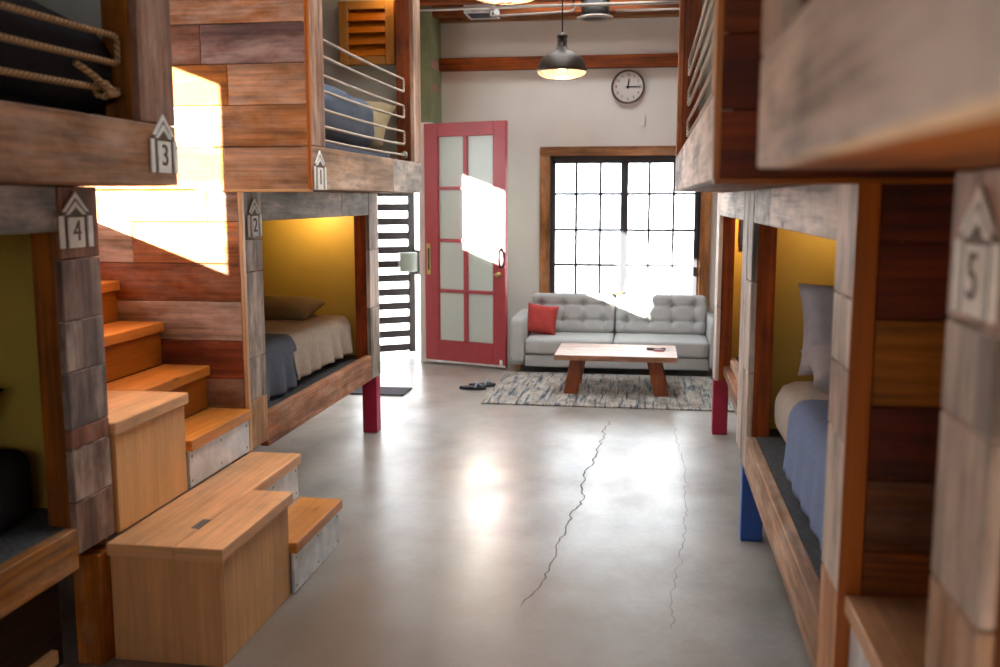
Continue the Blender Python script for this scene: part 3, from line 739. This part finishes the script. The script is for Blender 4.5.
# far left lower berth
mattress('tan sheeted mattress in the far left lower berth', (.86, 1.80, .25), (-2.235, 4.86, .611), 'tan_sheet')
drape('slate blue blanket over the near end of the far left lower mattress', -1.80, -2.60, 3.93, 4.74, .744, .50, 'blue_blanket', 1)
drape('tan cover sheet hanging over the edge of the far left lower mattress', -1.80, -2.60, 4.68, 5.68, .736, .53, 'tan_sheet', 1, 'sheet')
m = mb('olive_pillow'); m.pillow(.58, .36, .12, Matrix.Translation((-2.24, 5.54, .80)) @ Matrix.Rotation(math.radians(8), 4, 'X')); tag(m.build('pillow', None, (-2.16, 5.52, .75)), 'ochre lit pillow lying in the far left lower berth', 'pillow', 'pillows in the berths')
# far left upper berth
mattress('mattress with slate cover in the far left upper berth behind the white ropes', (1.1, 1.62, .20), (-2.03, 4.78, 1.642), 'blue_blanket', .06)
m = mb('blue_blanket'); m.soft((1.0, 1.30, .28), (-1.96, 4.60, 1.855), .11, 18, .04, 3.0); tag(m.build('duvet', None, (-2.0, 4.72, 1.74)), 'crumpled slate blue duvet on the far left upper berth', 'duvet', 'duvets in the upper berths')
m = mb('olive_pillow'); m.pillow(.60, .40, .18, Matrix.Translation((-1.76, 5.44, 1.86)) @ Matrix.Rotation(math.radians(40), 4, 'X')); tag(m.build('pillow', None, (-1.86, 5.4, 1.74)), 'olive pillow propped at the head of the far left upper berth', 'pillow', 'pillows in the berths')
# near left berths
mattress('black covered mattress in the near left upper berth behind the tan ropes', (1.1, 1.75, .22), (-2.06, 1.66, 1.652), 'black_bedding', .06)
def hump(p, h):
    k = max(0, (p.y - .55*h.y)/(.45*h.y)); p = p.copy(); p.z -= .06*k*k if p.z > 0 else 0; return p
m = mb('black_bedding'); m.soft((1.04, 1.80, .28), (-1.99, 1.74, 1.82), .10, 16, .02, 3., hump); tag(m.build('duvet', None, (-2.02, 1.70, 1.765)), 'black duvet in the near left upper berth behind the tan ropes', 'duvet', 'duvets in the upper berths')
mattress('black covered mattress in the near left lower berth', (.86, 1.8, .24), (-2.235, 1.72, .606), 'black_bedding')
m = mb('black_bedding'); m.pillow(.6, .4, .16, Matrix.Translation((-2.2, 2.42, .82)) @ Matrix.Rotation(math.radians(20), 4, 'X')); tag(m.build('pillow', None, (-2.2, 2.4, .74)), 'black pillow at the far end of the near left lower berth', 'pillow', 'pillows in the berths')
# right berth
mattress('pale sheeted mattress in the right lower berth above the blue leg', (.90, 1.94, .25), (.965, 3.13, .611), 'tan_sheet', .10)
drape('soft blue blanket over the near half of the right lower mattress', .51, 1.38, 2.16, 3.46, .744, .50, 'sky_blue_blanket', -1, wr=.008, fold_amp=.005)
m = mb('grey_pillow'); m.pillow(.62, .36, .19, Matrix.Translation((.885, 3.86, .955)) @ Matrix.Rotation(math.radians(76), 4, 'X'), .016); tag(m.build('pillow', None, (.885, 3.86, .78)), 'grey pillow standing upright at the head of the right lower berth', 'pillow', 'pillows in the berths')
m = mb('grey_pillow'); m.pillow(.60, .36, .18, Matrix.Translation((.885, 3.70, .835)) @ Matrix.Rotation(math.radians(12), 4, 'X'), .018); tag(m.build('pillow', None, (.885, 3.72, .74)), 'creased grey pillow lying flat below the upright one in the right lower berth', 'pillow', 'pillows in the berths')
mattress('pale mattress in the low right berth beside the sofa', (.88, 1.7, .22), (1.02, 5.18, .596), 'tan_sheet')
m = mb('navy_cloth'); m.soft((.22, .014, .32), (.655, 6.108, 1.30), .006, 8, .004, 9.); tag(m.build('towel', None, (.655, 6.108, 1.14)), 'dark blue cloth hanging in the low right berth beside the sofa', 'cloth')
mattress('dark mattress in the right upper berth behind the white ropes', (1.1, 2.1, .2), (.81, 3.35, 1.642), 'grey_pillow', .06)

# ---------------------------------------------------------------- storage stairs between the left bunks
st = thing('storage_staircase', 'pale timber box stairs with metal risers between the two left bunks', 'stairs', (-1.9, 3.3, 0))
Z = [.20, .39, .575, .757, .94, 1.112, 1.295]; XN = [-1.27, -1.446, -1.657, -1.838, -2.037, -2.228, -2.42]
th = .042; yb_ = 3.826
def P(m, name, par=None): return m.build(name, par or st)
ynear = [3.285, 3.27, 3.27, 3.265, 2.80, 2.80, 2.80]
for i in range(7):
    xb = XN[i+1] - .0 if i < 6 else XL+.02
    q = mb('planed_wood')
    if i == 1: q.box(xb+.001, XN[1]+.012, 2.695, yb_, Z[i]-th, Z[i], 1, jit((.62, .405, .25, 0), .03), .003)       # long board runs on into the lid of the near box
    elif i == 3: q.box(xb+.001, XN[i]+.012, 3.266, yb_, Z[i]-th, Z[i], 1, FIR, .003)
    else: q.box(xb+.001, XN[i]+.012, ynear[i], yb_, Z[i]-th, Z[i], 1, jit((.54, .30, .15, 0) if i < 2 else FIR, .04), .003)
    P(q, 'tread')
    zl = Z[i-1] if i else 0
    q = mb('galvanised' if i < 3 else 'planed_wood'); q.box(XN[i]-.015, XN[i]-.004, ynear[i]+.01, yb_-.004, zl + .002, Z[i]-th, 1, (.34, .17, .08, 0), .001); o = P(q, 'riser')
    lab(o, 'silver galvanised metal riser' if i < 3 else 'brown timber riser')
    if i < 3:
        q = mb('conduit')
        for yy in (ynear[i]+.03, (ynear[i]+yb_)/2, yb_-.03):
            for zz in (zl+.025, Z[i]-th-.025): q.lathe([(0,.003),(.005,.002),(.006,0)], (0,0,0), 8, Matrix.Translation((XN[i]-.004, yy, zz)) @ Matrix.Rotation(PI/2, 4, 'Y'))
        P(q, 'rivet', o)
# near low box: lid of two boards with a hand slot, plywood sides
q = mb('planed_wood'); q.box(XN[1]+.0155, -1.272, 2.695, 3.30, Z[1]-th, Z[1], 1, (.62, .41, .255, 0), .003); P(q, 'lid')
q = mb('plywood'); q.box(-1.654, -1.29, 2.71, 2.73, 0, Z[1]-th-.001, 2, PLY, .002); q.box(-1.31, -1.288, 2.731, 3.285, .0, Z[1]-th-.001, 2, (.60, .41, .24, 0), .002); q.box(-1.66, -1.31, 3.265, 3.285, 0, Z[1]-th-.001, 2, PLY, .002); P(q, 'side_panel')
q = mb('crack_fill'); 
q.box(XN[1]-.012, XN[1]+.016, 2.865, 2.955, Z[1]-.002, Z[1]+.0012, 1, bev=.0005); P(q, 'hand_slot')
# near tall box
q = mb('planed_wood'); q.box(XN[4]+.002, -1.645, 2.765, 3.264, Z[3]-th, Z[3], 1, (.62, .42, .26, 0), .004); P(q, 'lid')
q = mb('plywood'); q.box(-1.68, -1.66, 2.79, 3.255, Z[1]+.001, Z[3]-th-.001, 2, (.62, .42, .24, 0), .002); q.box(XN[4], -1.68, 2.79, 2.81, Z[1], Z[3]-th-.001, 2, PLY, .002); q.box(XN[4], -1.68, 3.235, 3.255, Z[1], Z[3]-th-.001, 2, PLY, .002); P(q, 'side_panel')
q = mb('plywood'); q.box(XL+.02, XN[4]-.02, 2.79, 2.81, 0, Z[4]-th-.001, 2, PLY, .002); P(q, 'side_panel')

# step box on the right
sb = thing('step_box', 'pale timber step with metal front between the right bunks', 'step', (.9, 1.74, 0))
q = mb('planed_wood'); q.box(.422, 1.05, 1.45, 2.04, .588, .628, 1, (.54, .37, .24, 0), .003); q.build('tread', sb)
q = mb('galvanised'); q.box(.436, .448, 1.46, 2.035, 0, .587, 2, bev=.001); lab(q.build('riser', sb), 'silver galvanised metal riser')
q = mb('plywood'); q.box(.448, 1.05, 1.46, 1.48, 0, .587, 2, PLY, .002); q.box(.448, 1.05, 2.016, 2.035, 0, .587, 2, PLY, .002); q.box(1.03, 1.05, 1.48, 2.016, 0, .587, 2, PLY, .002); q.build('side_panel', sb)

# ---------------------------------------------------------------- sofa
def sofa():
    x0, x1, y0, y1 = -1.135, .62, 8.0, 8.76
    root = thing('sofa', 'pale grey two seat tufted sofa below the window', 'sofa', ((x0+x1)/2, (y0+y1)/2, 0))
    for a in (x0, x1-.115):
        m = mb('sofa_fabric'); m.soft((.115, .74, .40), (a+.0575, 8.38, .27), .018, 6, .0015, 8.); m.build('arm', root)
    m = mb('sofa_fabric'); m.soft((x1-x0-.23, .70, .105), ((x0+x1)/2, 8.38, .108), .012, 6); m.build('base', root)
    m = mb('sofa_fabric'); m.soft((x1-x0-.23, .10, .46), ((x0+x1)/2, 8.71, .30), .015, 6); m.build('back_frame', root)
    mid = (x0+x1)/2 - .025
    for a, b2 in ((x0+.115, mid), (mid, x1-.115)):
        m = mb('sofa_fabric'); m.soft((b2-a-.006, .62, .135), ((a+b2)/2, 8.325, .229), .03, 12, .002, 6.); m.build('seat_cushion', root)
        w = b2-a-.008; h = .345
        bx = [(-.375+.25*k)*w for k in range(4)]; bz = [.075, -.06]
        def tuft(p, hh):
            p = p.copy()
            if p.y < 0:
                d = 0
                for X_ in bx:
                    for Z_ in bz: d += .034*math.exp(-((p.x-X_)**2 + (p.z-Z_)**2)/(2*.022**2))
                    d += .010*math.exp(-(p.x-X_)**2/(2*.010**2))
                for Z_ in bz: d += .008*math.exp(-(p.z-Z_)**2/(2*.010**2))
                p.y += d - .012*(1-(p.x/hh.x)**2)
            return p
        M = Matrix.Translation(((a+b2)/2, 8.575, .455)) @ Matrix.Rotation(math.radians(-9), 4, 'X')
        m = mb('sofa_fabric'); m.soft((w, .15, h), (0,0,0), .045, 46, .002, 7., tuft, M); c = m.build('back_cushion', root)
        for X_ in bx:
            for Z_ in bz:
                m = mb('sofa_button'); m.lathe([(0,.004),(.008,.003),(.011,0)], (0,0,0), 10, M @ Matrix.Translation((X_, -.052, Z_)) @ Matrix.Rotation(PI/2, 4, 'X')); m.build('button', c)
    for xx in (x0+.05, x1-.05):
        for yy in (y0+.06, y1-.06):
            m = mb('planed_wood'); m.lathe([(0,0),(.014,0),(.022,.058),(0,.058)], (xx, yy, 0.013), 12, tone=(.45,.28,.14,0)); m.build('leg', root)
sofa()
m = mb('red_cushion_fabric'); m.pillow(.27, .26, .12, Matrix.Translation((-.905, 8.31, .427)) @ Matrix.Rotation(math.radians(6), 4, 'Y') @ Matrix.Rotation(math.radians(74), 4, 'X'), .006)
tag(m.build('throw_pillow', None, (-.905, 8.31, .30)), 'coral red square throw pillow at the left end of the sofa', 'cushion')

# rug, table and what lies on it
m = mb('rag_rug'); m.box(-1.17, .615, 6.742, 8.03, .0005, .012, bev=.003); tag(m.build('rug', None, (-.28, 7.38, 0)), 'blue grey and cream streaked rag rug under the coffee table', 'rug')
ct = thing('coffee_table', 'low wooden coffee table with slanted plank legs on the rug', 'table', (-.23, 7.4, .012))
m = mb('walnut_wood'); tt = (.34, .20, .125, .3)
for k in range(4): m.box(-.68, .222, 7.10+.153*k, 7.10+.153*(k+1)-.001, .272, .312, 0, jit(tt, .08), .002)
m.build('tabletop', ct)
for sg, xt, xb in ((-1, -.515, -.56), (1, .052, .115)):
    for yy in (7.15, 7.58):
        m = mb('walnut_wood'); hw = .052
        m.prism([(xt-hw, .271), (xt+hw, .271), (xb+hw, .0125), (xb-hw, .0125)], yy, yy+.045, None, (.25, .10, .055, .05), 2, .003); m.build('leg', ct)
m = mb('dark_table_item'); m.tube([(.0,7.475,.322),(.05,7.45,.32),(.085,7.43,.318),(.13,7.44,.322)], [.006,.010,.008,.013], 8); m.tube([(0,7.44,.318),(.06,7.45,.318),(.14,7.46,.320)], [.005,.006,.006], 8)
g1 = m.build('sunglasses', None, (.07, 7.45, .312)); tag(g1, 'small dark pair of glasses lying on the coffee table', 'glasses')
m = mb('pink_item'); m.box(.05, .13, 7.385, 7.425, .3125, .323, bev=.004); tag(m.build('lighter', None, (.09, 7.40, .312)), 'small reddish lighter beside the glasses on the coffee table', 'lighter')
m = mb('mat_fabric'); m.box(-2.42, -1.79, 6.93, 7.215, .0005, .012, bev=.003); tag(m.build('doormat', None, (-2.1, 7.07, 0)), 'dark grey doormat on the concrete in front of the gate', 'mat')
def sandal(cx, cy, rot, lab_):
    r = thing('sandal', lab_, 'sandal', (cx, cy, 0), 'pair of sandals')
    M = Matrix.Translation((cx, cy, 0)) @ Matrix.Rotation(rot, 4, 'Z')
    out_ = [(.105*math.cos(t*PI/12), (.042 + .008*math.cos(t*PI/12))*math.sin(t*PI/12)) for t in range(24)]
    m = mb('dark_sole'); m.prism(out_, 0, .022, M @ Matrix(((1,0,0,0),(0,0,1,0),(0,1,0,.0005),(0,0,0,1)))); m.build('sole', r)
    m = mb('sandal_strap'); m.tube([M @ Vector((.02+.02*math.sin(t*PI/8), .044*math.cos(t*PI/8), .02+.035*math.sin(t*PI/8))) for t in range(9)], .009, 6); m.tube([M @ Vector((.035, 0, .052)), M @ Vector((.08, 0, .024))], .006, 6); m.build('strap', r)
sandal(-1.325, 7.275, .06, 'dark blue sandal on the concrete, nearer of the two beside the rug corner')
sandal(-1.27, 7.40, .15, 'dark blue sandal on the concrete, farther of the two beside the rug corner')

# ---------------------------------------------------------------- clock, sensor
ck = thing('wall_clock', 'round wall clock with white face and dark rim above the window', 'clock', (-.212, 8.85, 2.436))
MC = Matrix.Translation((-.212, 8.848, 2.436)) @ Matrix.Rotation(PI/2, 4, 'X')
m = mb('clock_rim'); m.lathe([(.12,0),(.145,0),(.147,.02),(.142,.034),(.134,.034),(.130,.016)], (0,0,0), 40, MC); m.build('rim', ck)
m = mb('clock_face'); m.lathe([(0,.012),(.132,.012)], (0,0,0), 40, MC); fc = m.build('dial', ck)
for k in range(1, 13):
    a = PI/2 - k*PI/6; me = text_mesh(str(k), .036, .002); me.transform(MC @ Matrix.Translation((.103*math.cos(a), .103*math.sin(a), .014))); me.transform(Matrix.Translation(-parent_world(fc)))
    me.materials.append(MATS['black_metal']); n = bpy.data.objects.new('numeral', me); COL.objects.link(n); n.parent = fc
for nm, a, ln, w in (('hour_hand', PI/2 - .13, .068, .006), ('minute_hand', 0.0, .098, .0045)):
    m = mb('black_metal'); m.box(-.018, ln, -w, w, .017, .020, bev=.001, M=MC @ Matrix.Rotation(a, 4, 'Z')); m.build(nm, ck)
m = mb('black_metal'); m.lathe([(0,.024),(.010,.022),(.010,.012)], (0,0,0), 14, MC); m.build('hub', ck)
m = mb('white_plastic'); m.box(-.10, -.058, 8.834, 8.85, 2.095, 2.20, bev=.006); tag(m.build('wall_sensor', None, (-.08, 8.85, 2.15)), 'small white plastic sensor on the wall below the clock', 'sensor')

# ---------------------------------------------------------------- pendants, vent can, conduits
def pendant(y, label, pw):
    x, z = -.54, 2.212
    r = thing('pendant_lamp', label, 'pendant lamp', (x, y, ZC), 'bronze dome pendant lamps')
    m = mb('bronze')
    m.lathe([(.148,.0),(.152,.004),(.150,.018),(.140,.050),(.118,.085),(.086,.108),(.060,.118),(.040,.128),(.030,.150),(.0,.150)], (x, y, z), 40)
    m.lathe([(.146,.001),(.144,.018),(.134,.048),(.112,.080),(.08,.102),(.0,.112)], (x, y, z), 40); m.build('shade', r)
    m = mb('bronze'); m.lathe([(.026,.150),(.026,.157),(.022,.158),(.022,.196),(.028,.197),(.030,.203),(.036,.208),(.028,.219),(.012,.226),(.006,.236)], (x, y, z), 20)
    for k in range(6): a = k*PI/3; m.tube([(x+.026*math.cos(a), y+.026*math.sin(a), z+.15), (x+.026*math.cos(a), y+.026*math.sin(a), z+.2)], .003, 6)
    m.build('socket', r)
    m = mb('black_metal'); m.tube([(x, y, z+.235), (x, y, ZC)], .0045, 6); m.build('cord', r)
    m = mb('lamp_lens'); m.lathe([(.146,.001),(.138,-.014),(.110,-.028),(.06,-.037),(0,-.040)], (x, y, z), 40); m.build('lens', r)
    m = mb('bronze')
    for k in range(10): a = k*PI/5; m.tube([(x+rr_*math.cos(a), y+rr_*math.sin(a), z+zz-.002) for rr_, zz in ((.148,.0),(.139,-.015),(.111,-.029),(.06,-.039),(.0,-.042))], .0016, 5)
    m.build('guard', r)
    m = mb('bulb_glow'); m.lathe([(0,-.002),(.02,.004),(.03,.022),(.026,.045),(.014,.07),(0,.07)], (x, y, z+.012), 18); m.build('bulb', r)
    ld = bpy.data.lights.new('pendant_light', 'POINT'); ld.energy = pw; ld.color = (1, .78, .55); ld.shadow_soft_size = .03
    lo = bpy.data.objects.new('pendant_light', ld); COL.objects.link(lo); lo.location = (x, y, z+.004)
pendant(6.0, 'bronze dome pendant lamp with warm bulb hanging before the clock wall', 2.5)
pendant(3.67, 'bronze dome pendant lamp at the top edge, only its glowing rim in view', 2.5)
vc = thing('ceiling_vent', 'black cylindrical vent hanging from the joists above the clock', 'vent', (-.46, 8.0, ZC))
m = mb('black_metal'); m.lathe([(.0,2.88),(.108,2.88),(.11,2.9),(.11,ZC),(0,ZC)], (-.46, 8.0, 0), 28); m.build('body', vc)
m = mb('conduit'); m.lathe([(.11,2.892),(.142,2.886),(.142,2.872),(.10,2.868),(.10,2.88)], (-.46, 8.0, 0), 28); m.build('flange', vc)
ar = thing('air_grille', 'small grey slatted air grille under the joists at left', 'grille', (-1.42, 8.2, ZC))
m = mb('galvanised'); m.box(-1.53, -1.28, 8.05, 8.07, 2.955, ZC, bev=.002); m.box(-1.53, -1.28, 8.33, 8.35, 2.955, ZC, bev=.002); m.box(-1.53, -1.51, 8.07, 8.33, 2.955, ZC, bev=.002); m.box(-1.30, -1.28, 8.07, 8.33, 2.955, ZC, bev=.002); m.build('frame', ar)
for k in range(6):
    m = mb('gate_metal'); m.box(-1.51, -1.30, -.02, .02, -.003, .003, bev=.001, M=Matrix.Translation((0, 8.095+.042*k, 2.968)) @ Matrix.Rotation(.5, 4, 'X')); m.build('slat', ar)
m = mb('conduit'); m.tube([(-1.88,7.45,2.877),(XR,7.45,2.877)], .012, 8); 
for xx in (-1.2, .25): m.box(xx-.02, xx+.02, 7.425, 7.475, 2.86, ZC, bev=.003)
tag(m.build('conduit', None, (0, 7.45, 2.877)), 'straight pale conduit running the width of the room under the joists', 'conduit')
m = mb('conduit'); m.tube(bez([(-1.30,8.0,ZC),(-1.30,8.0,2.915),(-.66,8.0,2.935),(-.615,8.0,2.95),(-.64,8.0,ZC)], 4), .010, 8); m.tube([(-.30,8.0,2.93),(XR,8.0,2.93)], .010, 8); m.tube([(.21,8.0,2.92),(.23,8.0,ZC)], .014, 8)
tag(m.build('bent_conduit', None, (-.6, 8.0, 2.93)), 'pale conduit with a kinked end beside the black ceiling vent', 'conduit')

# ---------------------------------------------------------------- light
w = bpy.data.worlds.new('sky'); S.world = w; w.use_nodes = True
bg = w.node_tree.nodes['Background']; bg.inputs[0].default_value = (.95, .975, 1., 1); bg.inputs[1].default_value = 3.5
sd = bpy.data.lights.new('sun', 'SUN'); sd.energy = 36; sd.angle = math.radians(.55); sd.color = (1, .93, .82)
so = bpy.data.objects.new('sun', sd); COL.objects.link(so)
so.rotation_euler = Vector((1, .8, -.374)).to_track_quat('-Z', 'Y').to_euler()
def portal(x, y, z, sx, sy, direction):
    d = bpy.data.lights.new('portal', 'AREA'); d.shape = 'RECTANGLE'; d.size = sx; d.size_y = sy; d.cycles.is_portal = True
    o = bpy.data.objects.new('portal', d); COL.objects.link(o); o.location = (x, y, z); o.rotation_euler = Vector(direction).to_track_quat('-Z', 'Y').to_euler()
portal((WX0+WX1)/2, YB+.19, (WZ0+WZ1)/2, WX1-WX0, WZ1-WZ0, (0,-1,0))
portal((RW[0]+RW[1])/2, YF-.19, (RW[2]+RW[3])/2, RW[1]-RW[0], RW[3]-RW[2], (0,1,0))
portal(-2.36, 8.64, 1.06, .75, 2.1, (0,-1,0))
portal((SKY[0]+SKY[1])/2, (SKY[2]+SKY[3])/2, 3.94, SKY[1]-SKY[0], SKY[3]-SKY[2], (0,0,-1))
for h in (W2, W3, W_FILL): portal(XL-.19, (h[0]+h[1])/2, (h[2]+h[3])/2, h[1]-h[0], h[3]-h[2], (1,0,0))

# ---------------------------------------------------------------- camera
f = 972.; p = math.atan(133.5/f); psi = math.atan(150*math.cos(p)/f)
F = Vector((-math.sin(psi)*math.cos(p), math.cos(psi)*math.cos(p), -math.sin(p))); R = Vector((math.cos(psi), math.sin(psi), 0)); U = R.cross(F)
cd = bpy.data.cameras.new('camera'); co = bpy.data.objects.new('camera', cd); COL.objects.link(co)
Mc = Matrix((R, U, -F)).transposed().to_4x4(); Mc.translation = (0, 0, 1.45); co.matrix_world = Mc
cd.lens = 35.; cd.sensor_width = 36.; cd.clip_start = .02
cd.dof.use_dof = True; cd.dof.focus_distance = 5.0; cd.dof.aperture_fstop = 2.6
S.camera = co
vs = S.view_settings; vs.view_transform = 'Standard'; vs.look = 'None'; vs.gamma = 1; vs.use_curve_mapping = False; vs.exposure = 1.62
S.cycles.max_bounces = 10; S.cycles.diffuse_bounces = 6; S.cycles.glossy_bounces = 4; S.cycles.transparent_max_bounces = 12
S.cycles.caustics_reflective = False; S.cycles.caustics_refractive = False; S.cycles.sample_clamp_indirect = 8
